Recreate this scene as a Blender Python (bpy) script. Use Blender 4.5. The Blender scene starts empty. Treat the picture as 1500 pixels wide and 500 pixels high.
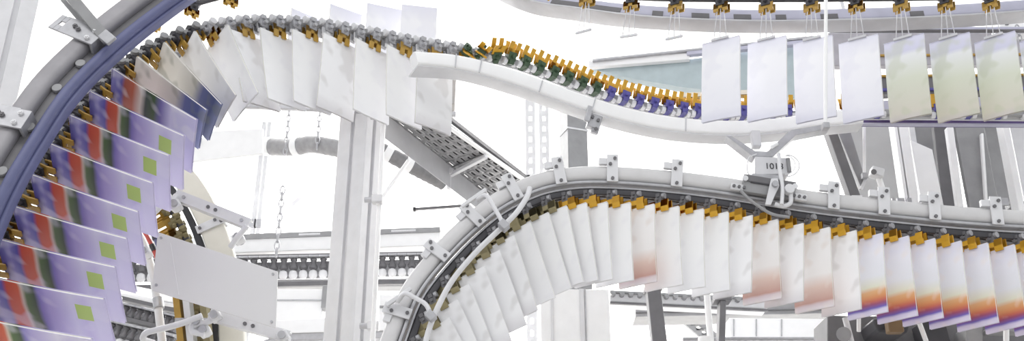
import bpy, math, random
from mathutils import Vector, Matrix
random.seed(7)
SC = bpy.context.scene
COL = SC.collection
F = 1500.0
TH = math.radians(24.0)
CAM = Vector((0, 0, 1.7))
RT = Vector((1, 0, 0)); FW = Vector((0, math.cos(TH), math.sin(TH))); UP = Vector((0, -math.sin(TH), math.cos(TH)))
XA, YA, ZA = Vector((1, 0, 0)), Vector((0, 1, 0)), Vector((0, 0, 1))
I3 = Matrix.Identity(3)

def at(px, py, Y):
    d = FW * F + RT * (px - 750) + UP * (250 - py)
    return CAM + d * (Y / d.y)
def atz(px, py, z):
    d = FW * F + RT * (px - 750) + UP * (250 - py)
    return CAM + d * ((z - CAM.z) / d.z)
def proj(P):
    v = P - CAM; k = v.dot(FW)
    return 750 + F * v.dot(RT) / k, 250 - F * v.dot(UP) / k
def mpp(py, Y):
    return Y / (F * math.cos(TH) - (250 - py) * math.sin(TH))
ONES = 'zeroth first second third fourth fifth sixth seventh eighth ninth tenth eleventh twelfth thirteenth fourteenth fifteenth sixteenth seventeenth eighteenth nineteenth'.split()
def nth(i):
    if i < 20: return ONES[i]
    tens = {2: 'twent', 3: 'thirt', 4: 'fort'}[i // 10]
    return tens + ('ieth' if i % 10 == 0 else 'y-' + ONES[i % 10])

# ------------------------------------------------------------------ materials
def lin(c):
    r = []
    for x in c[:3]:
        x = x / 255.0
        r.append(x / 12.92 if x <= .04045 else ((x + .055) / 1.055) ** 2.4)
    return (*r, 1.0)
def mat(name, c, rough=.5, metal=0.0, var=.06, scale=18.0, spec=.5):
    m = bpy.data.materials.new(name); m.use_nodes = True
    nt = m.node_tree; b = nt.nodes['Principled BSDF']
    b.inputs['Roughness'].default_value = rough
    b.inputs['Metallic'].default_value = metal
    b.inputs['Specular IOR Level'].default_value = spec
    tc = nt.nodes.new('ShaderNodeTexCoord')
    n = nt.nodes.new('ShaderNodeTexNoise'); n.inputs['Scale'].default_value = scale; n.inputs['Detail'].default_value = 4
    nt.links.new(tc.outputs['Object'], n.inputs['Vector'])
    r = nt.nodes.new('ShaderNodeValToRGB')
    a = lin(c)
    r.color_ramp.elements[0].position = .3; r.color_ramp.elements[1].position = .7
    r.color_ramp.elements[0].color = (*[x * (1 - var) for x in a[:3]], 1)
    r.color_ramp.elements[1].color = (*[min(1, x * (1 + var)) for x in a[:3]], 1)
    nt.links.new(n.outputs['Fac'], r.inputs['Fac'])
    nt.links.new(r.outputs['Color'], b.inputs['Base Color'])
    return m

def cover_mat(name, stops, blot=None, amount=.25, nscale=9.0, patch=None):
    """printed cover: bands of print along the sheet, with softly printed picture areas over them"""
    m = bpy.data.materials.new(name); m.use_nodes = True
    nt = m.node_tree; b = nt.nodes['Principled BSDF']; b.inputs['Roughness'].default_value = .42
    tc = nt.nodes.new('ShaderNodeTexCoord')
    sp = nt.nodes.new('ShaderNodeSeparateXYZ'); nt.links.new(tc.outputs['Generated'], sp.inputs[0])
    nz = nt.nodes.new('ShaderNodeTexNoise'); nz.inputs['Scale'].default_value = nscale
    nt.links.new(tc.outputs['Object'], nz.inputs['Vector'])
    ma = nt.nodes.new('ShaderNodeMath'); ma.operation = 'MULTIPLY_ADD'
    nt.links.new(nz.outputs['Fac'], ma.inputs[0]); ma.inputs[1].default_value = .05
    nt.links.new(sp.outputs['Z'], ma.inputs[2])
    cr = nt.nodes.new('ShaderNodeValToRGB')
    el = cr.color_ramp.elements
    while len(el) > 1: el.remove(el[-1])
    for i, (p, c) in enumerate(stops):
        e = el[0] if i == 0 else el.new(p)
        e.position = p; e.color = lin(c)
    nt.links.new(ma.outputs[0], cr.inputs['Fac'])
    out = cr.outputs['Color']
    if blot:
        n2 = nt.nodes.new('ShaderNodeTexNoise'); n2.inputs['Scale'].default_value = 16; n2.inputs['Detail'].default_value = 1
        nt.links.new(tc.outputs['Object'], n2.inputs['Vector'])
        r2 = nt.nodes.new('ShaderNodeValToRGB')
        r2.color_ramp.elements[0].position = .52; r2.color_ramp.elements[0].color = (0, 0, 0, 1)
        r2.color_ramp.elements[1].position = .62; r2.color_ramp.elements[1].color = (amount,) * 3 + (1,)
        nt.links.new(n2.outputs['Fac'], r2.inputs['Fac'])
        mx = nt.nodes.new('ShaderNodeMix'); mx.data_type = 'RGBA'
        nt.links.new(r2.outputs['Color'], mx.inputs['Factor'])
        nt.links.new(out, mx.inputs['A']); mx.inputs['B'].default_value = lin(blot)
        out = mx.outputs['Result']
    if patch:       # one printed patch: x from, x to, z from, z to, colour
        fac = None
        for ch, lo, hi in (('X', patch[0], patch[1]), ('Z', patch[2], patch[3])):
            for op, v in (('GREATER_THAN', lo), ('LESS_THAN', hi)):
                k = nt.nodes.new('ShaderNodeMath'); k.operation = op
                nt.links.new(sp.outputs[ch], k.inputs[0]); k.inputs[1].default_value = v
                if fac is None: fac = k.outputs[0]
                else:
                    g = nt.nodes.new('ShaderNodeMath'); g.operation = 'MULTIPLY'
                    nt.links.new(fac, g.inputs[0]); nt.links.new(k.outputs[0], g.inputs[1]); fac = g.outputs[0]
        mx = nt.nodes.new('ShaderNodeMix'); mx.data_type = 'RGBA'
        nt.links.new(fac, mx.inputs['Factor']); nt.links.new(out, mx.inputs['A']); mx.inputs['B'].default_value = lin(patch[4])
        out = mx.outputs['Result']
    nt.links.new(out, b.inputs['Base Color'])
    return m

WHITE = mat('white_paint', (244, 244, 245), .45, var=.02)
WALLW = mat('white_plaster', (250, 250, 250), .8, var=.01, scale=3)
LIGHT = mat('light_grey_paint', (218, 218, 221), .45, var=.04)
ALU = mat('brushed_aluminium', (196, 196, 200), .42, .25, var=.06)
RAILG = mat('rail_grey', (208, 207, 208), .45, .1, var=.05)
RAILD = mat('dull_rail_grey', (152, 150, 154), .5, .2, var=.08)
STEEL = mat('galvanised_steel', (178, 178, 182), .4, .4, var=.1, scale=40)
MIDG = mat('mid_grey_metal', (150, 150, 152), .5, .1, var=.08)
DKG = mat('dark_grey_metal', (108, 107, 110), .5, .1, var=.1)
VDK = mat('charcoal_plastic', (62, 61, 66), .5, var=.12)
BLUE = mat('blue_plastic', (92, 96, 134), .4, var=.08)
AMBER = mat('amber_plastic', (206, 158, 44), .4, var=.12)
OCHRE = mat('ochre_plastic', (176, 140, 62), .45, var=.15)
GREEN = mat('dark_green_plastic', (62, 84, 62), .5, var=.15)
VIOL = mat('violet_plastic', (86, 82, 150), .45, var=.2)
CREAM = mat('cream_paint', (226, 223, 212), .5, var=.03)
OLIVE = mat('olive_plastic', (140, 130, 96), .5, var=.2)
TEAL = mat('teal_grey_panel', (178, 192, 196), .4, var=.06)
PANEL = mat('blank_panel_grey', (219, 218, 219), .5, var=.015, scale=5)
PAPER = mat('paper_pages', (238, 236, 230), .7, var=.03)
RUBBER = mat('black_rubber', (48, 48, 52), .6, var=.1)
DUCTG = mat('grey_duct_fabric', (128, 127, 129), .6, var=.15, scale=30)
LAV = mat('lavender_grey_paint', (186, 186, 204), .45, var=.05)
FLOORM = mat('concrete_floor', (170, 168, 165), .6, var=.08, scale=2)

C_PURP = cover_mat('cover_purple', [(0, (208, 202, 232)), (.12, (216, 212, 236)), (.2, (204, 196, 230)), (.3, (216, 212, 236)), (.4, (196, 188, 228)), (.5, (172, 162, 216)), (.56, (128, 120, 192)), (.6, (52, 76, 46)), (.67, (78, 108, 56)), (.70, (206, 190, 176)), (.73, (204, 88, 58)), (.82, (190, 70, 54)), (.86, (84, 80, 168)), (.93, (128, 124, 190)), (1, (84, 80, 150))], (222, 218, 238), .4, patch=(.58, .84, .12, .25, (182, 206, 112)))
C_PLUM = cover_mat('cover_green_fold', [(0, (196, 190, 226)), (.3, (214, 210, 234)), (.42, (120, 112, 176)), (.5, (60, 92, 52)), (.6, (52, 70, 62)), (.66, (226, 218, 206)), (.76, (186, 96, 70)), (.86, (160, 80, 66)), (.9, (92, 88, 166)), (1, (120, 116, 180))], (236, 234, 240), .4)
C_DARK = cover_mat('cover_blue_foot', [(0, (150, 156, 190)), (.12, (74, 84, 130)), (.3, (90, 98, 150)), (.42, (200, 196, 190)), (.7, (236, 232, 226)), (1, (226, 222, 216))], (120, 124, 110), .4)
C_WHITE = cover_mat('cover_white', [(0, (236, 236, 239)), (.5, (241, 241, 242)), (1, (239, 239, 240))], (226, 225, 231), .3)
C_GREY = cover_mat('cover_pale_grey', [(0, (214, 212, 216)), (.2, (238, 238, 240)), (1, (244, 244, 246))], (208, 206, 206), .5)
C_BROWN = cover_mat('cover_brown_foot', [(0, (226, 222, 226)), (.09, (206, 190, 196)), (.12, (190, 150, 140)), (.3, (216, 192, 182)), (.45, (234, 231, 230)), (1, (240, 239, 240))], (224, 214, 208), .5)
C_ORNG = cover_mat('cover_orange_foot', [(0, (222, 218, 232)), (.07, (204, 198, 224)), (.10, (104, 92, 176)), (.15, (150, 76, 110)), (.19, (194, 104, 84)), (.24, (212, 146, 96)), (.31, (220, 172, 124)), (.37, (224, 224, 206)), (.5, (228, 230, 236)), (.8, (236, 236, 244)), (1, (224, 224, 240))], (236, 226, 220), .35)
C_LARGE = cover_mat('cover_large_white', [(0, (214, 214, 228)), (.15, (232, 232, 240)), (.8, (240, 240, 244)), (1, (228, 228, 240))], (226, 226, 236), .4)
C_OLIV = cover_mat('cover_olive_grey', [(0, (196, 190, 190)), (.1, (206, 202, 190)), (.5, (208, 212, 196)), (.8, (226, 228, 230)), (.86, (206, 206, 226)), (1, (214, 214, 232))], (188, 194, 170), .45)

# ------------------------------------------------------------------ mesh building
class MB:
    def __init__(s): s.v = []; s.f = []
    def add(s, vs, fs):
        o = len(s.v); s.v += [Vector(v) for v in vs]; s.f += [tuple(i + o for i in f) for f in fs]; return s
    def box(s, c, size, R=I3):
        c = Vector(c); a, b, d = [x / 2 for x in size]
        vs = [c + R @ Vector((x * a, y * b, z * d)) for x in (-1, 1) for y in (-1, 1) for z in (-1, 1)]
        return s.add(vs, [(0, 1, 3, 2), (4, 6, 7, 5), (0, 4, 5, 1), (2, 3, 7, 6), (0, 2, 6, 4), (1, 5, 7, 3)])
    def bar(s, p, q, w, h, ref=None):
        p, q = Vector(p), Vector(q); t = (q - p); L = t.length; t.normalize()
        ref = ref or (YA if abs(t.y) < .9 else ZA)
        b = (ref - t * ref.dot(t)).normalized(); n = t.cross(b)
        return s.box((p + q) / 2, (L, h, w), Matrix((t, b, n)).transposed())   # h along ref, w across
    def sweep(s, pts, prof, ref=YA, caps=True, closed=True):
        """prof: (n, b) pairs; n = across in the plane of the path, b = along ref"""
        pts = [Vector(p) for p in pts]; k = len(prof); rings = []
        for i, p in enumerate(pts):
            t = (pts[min(i + 1, len(pts) - 1)] - pts[max(i - 1, 0)]).normalized()
            r = ref if abs(t.dot(ref)) < .95 else (XA if abs(t.x) < .9 else ZA)
            b = (r - t * r.dot(t)).normalized(); n = t.cross(b)
            rings.append([p + n * u + b * w for u, w in prof])
        vs = [v for r in rings for v in r]; fs = []
        for i in range(len(pts) - 1):
            for j in range(k if closed else k - 1):
                a, c = i * k + j, i * k + (j + 1) % k
                fs.append((a, c, c + k, a + k))
        if caps:
            fs.append(tuple(reversed(range(k)))); fs.append(tuple((len(pts) - 1) * k + j for j in range(k)))
        return s.add(vs, fs)
    def tube(s, pts, r, n=12, radii=None):
        pts = [Vector(p) for p in pts]; rings = []
        t0 = (pts[1] - pts[0]).normalized()
        b = (YA if abs(t0.y) < .9 else XA); b = (b - t0 * b.dot(t0)).normalized()
        for i, p in enumerate(pts):
            t = (pts[min(i + 1, len(pts) - 1)] - pts[max(i - 1, 0)]).normalized()
            b = (b - t * b.dot(t)).normalized(); c = t.cross(b); rr = radii[i] if radii else r
            rings.append([p + (b * math.cos(a) + c * math.sin(a)) * rr for a in [2 * math.pi * j / n for j in range(n)]])
        vs = [v for q in rings for v in q]; fs = []
        for i in range(len(pts) - 1):
            for j in range(n):
                a, d = i * n + j, i * n + (j + 1) % n
                fs.append((a, d, d + n, a + n))
        fs.append(tuple(reversed(range(n)))); fs.append(tuple((len(pts) - 1) * n + j for j in range(n)))
        return s.add(vs, fs)
    def cyl(s, p, q, r, n=14): return s.tube([p, q], r, n)
    def prism(s, poly, vec):
        """poly: 3-D points of a planar outline, extruded by vec"""
        k = len(poly); vs = [Vector(p) for p in poly] + [Vector(p) + vec for p in poly]
        fs = [tuple(range(k)), tuple(reversed(range(k, 2 * k)))] + [(j, j + k, (j + 1) % k + k, (j + 1) % k) for j in range(k)]
        return s.add(vs, fs)
    def link(s, c, ax, sd, L, w, r):
        """an oval chain link, long axis ax, width axis sd"""
        pts = []
        for i in range(14):
            a = 2 * math.pi * i / 14
            pts.append(Vector(c) + ax * math.sin(a) * L / 2 + sd * math.cos(a) * w / 2)
        rings = []; nrm = ax.cross(sd)
        for i, p in enumerate(pts):
            o = (p - Vector(c)).normalized()
            rings.append([p + (o * math.cos(b) + nrm * math.sin(b)) * r for b in [2 * math.pi * j / 6 for j in range(6)]])
        vs = [v for q in rings for v in q]; fs = []
        for i in range(14):
            for j in range(6):
                fs.append((i * 6 + j, i * 6 + (j + 1) % 6, ((i + 1) % 14) * 6 + (j + 1) % 6, ((i + 1) % 14) * 6 + j))
        return s.add(vs, fs)
    def mesh(s, name, m, off=Vector((0, 0, 0))):
        me = bpy.data.meshes.new(name); me.from_pydata([tuple(v - off) for v in s.v], [], s.f)
        import bmesh
        bm = bmesh.new(); bm.from_mesh(me); bmesh.ops.recalc_face_normals(bm, faces=bm.faces); bm.to_mesh(me); bm.free()
        me.materials.append(m)
        me.polygons.foreach_set('use_smooth', [True] * len(me.polygons))
        try: me.set_sharp_from_angle(angle=math.radians(38))
        except Exception: pass
        me.update(); return me
    def build(s, name, m, parent=None, bevel=0.0, origin=None):
        if parent is not None: off = wloc(parent)
        elif origin is not None: off = Vector(origin)
        else:
            lo = Vector([min(v[i] for v in s.v) for i in range(3)]); hi = Vector([max(v[i] for v in s.v) for i in range(3)])
            off = (lo + hi) / 2
        o = bpy.data.objects.new(name, s.mesh(name, m, off)); COL.objects.link(o)
        if parent is not None: o.parent = parent
        else: o.location = off
        if bevel:
            b = o.modifiers.new('edge', 'BEVEL'); b.width = bevel; b.segments = 2; b.limit_method = 'ANGLE'; b.angle_limit = math.radians(40)
        return o
def wloc(o):
    v = Vector((0, 0, 0))
    while o is not None: v += o.location; o = o.parent
    return v
def tag(o, label, cat, group=None, kind=None):
    o['label'] = label; o['category'] = cat
    if group: o['group'] = group
    if kind: o['kind'] = kind
    return o
def thing(name, loc, label, cat, group=None):
    o = bpy.data.objects.new(name, None); COL.objects.link(o); o.location = loc; o.empty_display_size = .05
    return tag(o, label, cat, group)
def rounded(w, h, r, n=3):
    out = []
    for cx, cy, a0 in ((w / 2 - r, h / 2 - r, 0), (-w / 2 + r, h / 2 - r, 90), (-w / 2 + r, -h / 2 + r, 180), (w / 2 - r, -h / 2 + r, 270)):
        for i in range(n + 1):
            a = math.radians(a0 + 90 * i / n); out.append((cx + r * math.cos(a), cy + r * math.sin(a)))
    return out
def fillet(pts, r, n=6):
    pts = [Vector(p) for p in pts]; out = [pts[0]]
    for i in range(1, len(pts) - 1):
        a, p, c = pts[i - 1], pts[i], pts[i + 1]
        u, w = (a - p), (c - p); rr = min(r, u.length * .45, w.length * .45); u.normalize(); w.normalize()
        s_, e_ = p + u * rr, p + w * rr
        for k in range(n + 1):
            t = k / n; out.append(s_ * (1 - t) ** 2 + p * 2 * t * (1 - t) + e_ * t * t)
    return out + [pts[-1]]

class Path:
    """smooth run through (px, py, Y) marks"""
    def __init__(s, marks, step=.012):
        P = [at(*m) for m in marks]; dense = []
        P = [P[0] * 2 - P[1]] + P + [P[-1] * 2 - P[-2]]
        for i in range(1, len(P) - 2):
            for k in range(24):
                t = k / 24; a, b, c, d = P[i - 1], P[i], P[i + 1], P[i + 2]
                dense.append(.5 * ((2 * b) + (c - a) * t + (2 * a - 5 * b + 4 * c - d) * t * t + (3 * b - a - 3 * c + d) * t ** 3))
        dense.append(P[-2])
        cum = [0]
        for a, b in zip(dense, dense[1:]): cum.append(cum[-1] + (b - a).length)
        s.L = cum[-1]; n = int(s.L / step); s.n = n; pts = []; j = 0
        for i in range(n + 1):
            q = s.L * i / n
            while j < len(cum) - 2 and cum[j + 1] < q: j += 1
            t = (q - cum[j]) / max(1e-9, cum[j + 1] - cum[j]); pts.append(dense[j].lerp(dense[j + 1], t))
        for _ in range(6): pts = [pts[0]] + [(a + b * 2 + c) / 4 for a, b, c in zip(pts, pts[1:], pts[2:])] + [pts[-1]]
        s.pts = pts
    def ev(s, q):
        x = max(0, min(s.n - 1e-6, q / s.L * s.n)); i = int(x); p = s.pts[i].lerp(s.pts[i + 1], x - i)
        a, b = s.pts[max(0, i - 2)], s.pts[min(s.n, i + 3)]
        t = (b - a).normalized(); d = (YA - t * YA.dot(t)).normalized(); return p, t, t.cross(d), d
    def off(s, n_off, d_off=0.0):
        out = []
        for i in range(s.n + 1):
            p, t, n, d = s.ev(s.L * i / s.n); out.append(p + n * n_off + d * d_off)
        return out
    def s_px(s, x):
        return min(range(s.n + 1), key=lambda i: abs(proj(s.pts[i])[0] - x)) * s.L / s.n
def frame(X, Y, Z, P):
    m = Matrix((X, Y, Z)).transposed().to_4x4(); m.translation = P; return m

# ------------------------------------------------------------------ magazines
def magazine_meshes(H, W, t, cov, key, curl=.0):
    """sheet pack hanging from its fold at z=0 down to -H; x across, y through the pack"""
    nx, nz = 5, 9
    def yb(x, z): return curl * ((x / W) ** 2 * .8 + (z / H) ** 2 * .9)
    def slab(mb, y0, y1, w, z0, z1):
        vs = []
        for s_ in (y0, y1):
            for i in range(nx + 1):
                for j in range(nz + 1):
                    x = -w / 2 + w * i / nx; z = z0 + (z1 - z0) * j / nz
                    vs.append((x, s_ + yb(x, z), z))
        q = (nx + 1) * (nz + 1); fs = []
        I = lambda i, j: i * (nz + 1) + j
        for i in range(nx):
            for j in range(nz):
                fs += [(I(i, j), I(i, j + 1), I(i + 1, j + 1), I(i + 1, j)), tuple(q + k for k in (I(i, j), I(i + 1, j), I(i + 1, j + 1), I(i, j + 1)))]
        for j in range(nz):
            for i in (0, nx): fs.append((I(i, j), I(i, j + 1), q + I(i, j + 1), q + I(i, j)))
        for i in range(nx):
            for j in (0, nz): fs.append((I(i, j), I(i + 1, j), q + I(i + 1, j), q + I(i, j)))
        mb.add(vs, fs)
    a = MB(); e = .0009
    slab(a, -t / 2, -t / 2 + e, W, 0, -H); slab(a, t / 2 - e, t / 2, W, 0, -H)
    a.box((0, 0, .0006), (W, t, .0012))
    p = MB(); slab(p, -t / 2 + e * 1.4, t / 2 - e * 1.4, W * .985, -.001, -H * .985)
    return a.mesh('magazine_' + key, cov), p.mesh('page_block_' + key, PAPER)
def in_view(M, H, W):
    k = 0
    for u in (-.5, 0, .5):
        for w_ in (0, .2, .4, .6, .8, 1):
            x, y = proj(M @ Vector((u * W, 0, -w_ * H))); k += (4 < x < 1496 and 4 < y < 496)
    return k >= 1
def place_magazine(meshes, M, label, group, name='magazine'):
    o = bpy.data.objects.new(name, meshes[0]); COL.objects.link(o); o.matrix_world = M
    tag(o, label, 'magazine', group)
    c = bpy.data.objects.new('page_block', meshes[1]); COL.objects.link(c); c.parent = o
    return o

# ------------------------------------------------------------------ grippers (hang along -z, jaws across x)
def gripper_kit(key, body, jawm, rollm, w=.05, open_=0.0, jl=.05, sc=1.0):
    g = MB(); g.box((0, 0, .006), (.030 * sc, .034 * sc, .030 * sc)); g.box((0, 0, .028 * sc), (.018 * sc, .046 * sc, .016 * sc)); g.cyl((0, -.03 * sc, .006), (0, .03 * sc, .006), .007 * sc, 10)
    j = MB(); 
    prof = [(.0075, .002), (.0115, .002), (.0135, -.02), (.0105 + open_, -jl), (.0065 + open_, -jl), (.0085, -.02)]
    for sx in (-1, 1):
        j.prism([Vector((sx * w * .5, y, z)) for y, z in prof], Vector((-sx * w * .36, 0, 0)))
    j.prism([Vector((w * .5, y, z)) for y, z in prof[:3] + [prof[5]]], Vector((-w, 0, 0)))
    k = MB()
    k.add([Vector((v.x, -v.y, v.z)) for v in j.v], j.f)
    r = MB(); r.tube([Vector((x * sc, 0, .028 * sc)) for x in (-.026, -.012, -.0119, .0119, .012, .026)], 1, 12, [k * sc for k in (.013, .013, .004, .004, .013, .013)])
    return [('gripper', g.mesh('gripper_' + key, body)), ('jaw', j.mesh('jaw_' + key, jawm)), ('jaw', k.mesh('jaw_rear_' + key, jawm)), ('roller', r.mesh('roller_' + key, rollm))]
def place_gripper(kit, parent, M):
    base = wloc(parent); root = None
    for nm, me in kit:
        o = bpy.data.objects.new(nm, me); COL.objects.link(o)
        if root is None:
            o.parent = parent; L = M.copy(); L.translation = M.translation - base; o.matrix_local = L; root = o
        else: o.parent = root
    return root

# ------------------------------------------------------------------ camera, light, room
cd = bpy.data.cameras.new('camera'); cam = bpy.data.objects.new('camera', cd); COL.objects.link(cam)
cam.location = CAM; cam.rotation_euler = (math.pi / 2 + TH, 0, 0)
cd.sensor_width = 36; cd.lens = 36.0; cd.clip_end = 200; cd.clip_start = .05
SC.camera = cam
vs = SC.view_settings; vs.view_transform = 'Standard'; vs.look = 'None'; vs.gamma = 1; vs.use_curve_mapping = False
vs.exposure = 0.2
w = bpy.data.worlds.new('daylight'); SC.world = w; w.use_nodes = True
w.node_tree.nodes['Background'].inputs['Color'].default_value = (.97, .985, 1, 1)
w.node_tree.nodes['Background'].inputs['Strength'].default_value = .86

def struct(mb, name, m):
    o = mb.build(name, m); o['kind'] = 'structure'; return o
HX, HY, HZ = 13.0, 16.0, 9.2
struct(MB().box((0, HY / 2 - 3, -.1), (HX * 2, HY + 8, .2)), 'floor', FLOORM)
struct(MB().box((0, HY + .15, HZ / 2), (HX * 2, .3, HZ)), 'wall_back', WALLW)
struct(MB().box((0, HY / 2 + 2.4, HZ + .1), (HX * 2, HY - 4.5, .2)), 'ceiling', WALLW)
def area(name, loc, rot, sx, sy, power):
    l = bpy.data.lights.new(name, 'AREA'); l.shape = 'RECTANGLE'; l.size = sx; l.size_y = sy; l.energy = power; l.color = (1, .99, .97)
    o = bpy.data.objects.new(name, l); COL.objects.link(o); o.location = loc; o.rotation_euler = rot
    return o
for y in (8.5, 11.2, 13.8):
    area('added_hall_fill', (0, y, HZ - .15), (0, 0, 0), 22, .5, 950)  # added unseen lights under the ceiling, brightening the far hall to white
area('added_wall_fill', (0, 13.2, 3.2), (math.radians(115), 0, 0), 22, .6, 1700)  # added unseen light that whitens the back wall
area('added_front_fill', (-2.0, -.5, 6.5), (math.radians(35), 0, math.radians(-8)), 5, 1.2, 50)  # added unseen fill for the near machinery, from the camera side

# ------------------------------------------------------------------ conveyor B: arched rail with chain and magazines
BM = [(548, 560, 2.92), (572, 495, 2.94), (600, 426, 2.96), (648, 366, 2.98), (690, 325, 3.0), (728, 295, 3.0), (776, 271, 3.0), (812, 261, 3.0), (865, 256, 3.0), (950, 260, 3.0), (1050, 271, 3.0), (1185, 292, 3.0), (1250, 300, 3.0), (1325, 308, 3.0), (1400, 315, 3.0), (1475, 320, 3.0), (1545, 323, 3.0)]
PB = Path(BM)
railB = MB().sweep(PB.pts, rounded(.050, .046, .016)).build('conveyor_rail', RAILG)
tag(railB, 'light grey arched conveyor rail with small clamps along the lower white magazine row', 'conveyor rail')
MB().sweep(PB.off(-.033, -.004), rounded(.010, .034, .003)).build('guide_strip', STEEL, railB)
MB().sweep(PB.off(-.046, .004), rounded(.007, .020, .002)).build('wear_strip', ALU, railB)
def rail_clamp(parent, path, q, up=.058, down=.036, wd=.036, ear=True, m=LIGHT, front=.030):
    p, t, n, d = path.ev(q); R = Matrix((t, d, n)).transposed()
    g = MB(); g.box(p + n * (up - down) / 2 - d * front, (wd, .007, up + down), R)
    g.box(p + n * (up - .006) - d * (front - .025), (wd * .8, .05, .007), R)
    if ear: g.box(p - t * wd * .75 + n * (up - .022) - d * (front - .010), (wd * .9, .016, .022), R)
    g.box(p - n * (down - .006) - d * (front - .012), (wd * .8, .03, .007), R)
    c = g.build('rail_clamp', m, parent, .0015)
    for u, w_ in ((.2, .75), (-.2, .4), (.0, -.72)):
        b = MB(); z = p + t * wd * u + n * (w_ * (up if w_ > 0 else down)) - d * (front + .003)
        b.cyl(z, z - d * .006, .0055, 8); b.build('bolt', DKG, c)
    return c
for x in (822, 898, 990, 1217, 1290, 1365, 1455): rail_clamp(railB, PB, PB.s_px(x))
for x, u in ((751, .055), (695, .05), (640, .045), (585, .045)): rail_clamp(railB, PB, PB.s_px(x), up=u, down=.04, wd=.034)
# bent rods that carry the inner guard rod
guard = MB().tube(fillet([at(612, 560, 2.86), at(628, 478, 2.86), at(660, 412, 2.87), at(700, 366, 2.88), at(738, 331, 2.88), at(757, 312, 2.88), at(773, 288, 2.9), at(776, 276, 2.92)], .06), .0085, 12).build('guard_rod', LIGHT)
tag(guard, 'thin bent grey rod following the inside of the arched rail', 'guard rod')
for pts, cl in (([(700, 292), (712, 284), (733, 320), (738, 331)], (738, 331)), ([(583, 442), (592, 428), (625, 446), (631, 462)], (631, 464))):
    Ys = [2.9, 2.87, 2.85, 2.845]
    b = MB().tube(fillet([at(x, y, Y) for (x, y), Y in zip(pts, Ys)], .02), .007, 10).build('bracket_rod', LIGHT, guard)
    c = at(cl[0], cl[1], 2.85); MB().box(c, (.03, .035, .024), Matrix.Rotation(.8, 3, 'Y')).build('clamp_block', STEEL, guard, .003)
for (x, y), a in (((676, 303), -.8), ((566, 448), -.95)):
    MB().bar(at(x, y, 2.9), at(x + 36, y - 25, 2.9), .012, .012).build('bracket_arm', LIGHT, guard, .002)

PBc = Path([(x, y, Y) for x, y, Y in BM]); 
chainB_pts = PB.off(-.066)
chB = thing('gripper_chain', at(900, 285, 3.0), 'grey gripper chain with amber jaws under the arched light grey rail', 'gripper chain')
lk = MB(); lk.sweep(PB.off(-.062), rounded(.020, .016, .004)); lk.build('chain_links', VDK, chB)
mk = MB(); mk.sweep(PB.off(-.058, .022), rounded(.026, .006, .002)); mk.build('side_strip', DKG, chB)
MB().sweep(PB.off(-.030, .125), rounded(.040, .006, .002)).build('rear_strip', DKG, chB)
MB().sweep(PB.off(-.062, .125), rounded(.024, .006, .002)).build('rear_amber_strip', OCHRE, chB)
kitB = gripper_kit('amber', DKG, AMBER, STEEL, w=.074, jl=.036, sc=.72)
kitBo = gripper_kit('ochre', DKG, OLIVE, STEEL, w=.074, jl=.036, sc=.72)
W_ = .21
def face_frame(t, n, d, ang, P, hang=None, tilt=0.0):
    """z = up the sheet (against the hang), x = across the sheet, swung by ang out of the depth direction"""
    z = (n if hang is None else -hang).normalized()
    if tilt: z = (z + t * tilt).normalized()
    tt = (t - z * t.dot(z)).normalized(); dd = z.cross(tt).normalized()
    x = (-dd * math.cos(ang) + tt * math.sin(ang)).normalized()
    if dd.y < 0: x = (dd * math.cos(ang) + tt * math.sin(ang)).normalized()
    return frame(x, z.cross(x), z, P)
magB = {k: magazine_meshes(.250, .140, .007, c, 'arch_' + k, cu) for k, c, cu in (("white", C_WHITE, .012), ('grey', C_GREY, -.01), ('brown', C_BROWN, .008), ('orange', C_ORNG, .0))}
q = .06; i = 0; rows = []
while q < PB.L - .02:
    p, t, n, d = PB.ev(q); x, y = proj(p)
    P = p - n * .084
    ray = math.atan((x - 750) / 1370)
    k_ = .45 + .15 * max(0, min(1, (-n.z + .97) / .25))
    hang = (-n * (1 - k_) - ZA * k_).normalized()
    M = face_frame(t, n, d, math.radians(56) - ray, P, hang)
    place_gripper(kitB if x > 790 else kitBo, chB, M)
    rows.append((q, x, M)); q += .0795
vis = [r for r in rows if in_view(r[2] @ Matrix.Translation((0, 0, -.029)), .25, .14)]
N = len(vis)
for j, (q, x, M) in enumerate(vis):
    k = 'white'
    if x > 1262: k = 'orange'
    elif x > 1050: k = 'brown' if j % 2 else 'grey'
    elif 925 < x < 968: k = 'brown'
    elif x < 700: k = 'grey'
    M2 = M @ Matrix.Translation((0, 0, -.029)) @ Matrix.Rotation(random.uniform(-.03, .03), 4, 'X')
    desc = {'white': 'white magazine', 'grey': 'pale grey magazine', 'brown': 'white magazine with brown print at its foot', 'orange': 'magazine with orange and violet foot'}[k]
    kk = N - j
    desc = {'brown': 'white magazine with brown foot', 'orange': 'orange-footed magazine'}.get(k, desc)
    place_magazine(magB[k], M2, f'{desc}, {nth(j + 1)} along the arched rail from its low end', 'magazines under the arched rail')

# ------------------------------------------------------------------ conveyor A: steep rail, chain over the top and the sunk rail
AM = [(-120, 640, 2.42), (-82, 540, 2.44), (-45, 440, 2.48), (-14, 370, 2.52), (22, 300, 2.56), (60, 235, 2.6), (102, 175, 2.65), (150, 122, 2.7), (208, 78, 2.76), (280, 46, 2.82), (360, 32, 2.88), (450, 34, 2.94), (530, 46, 3.0), (600, 60, 3.06), (650, 68, 3.1), (700, 77, 3.14), (760, 93, 3.18), (830, 118, 3.22), (900, 143, 3.26), (980, 161, 3.28), (1060, 168, 3.3), (1130, 168, 3.3), (1220, 166, 3.3), (1360, 166, 3.3), (1540, 168, 3.3)]
PA = Path(AM)
chA = thing('gripper_chain', at(600, 66, 3.06), 'long gripper chain climbing the steep curve and running on above the pale S-curved rail', 'gripper chain')
MB().sweep(PA.pts, rounded(.020, .018, .004)).build('chain_links', MIDG, chA)
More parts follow.
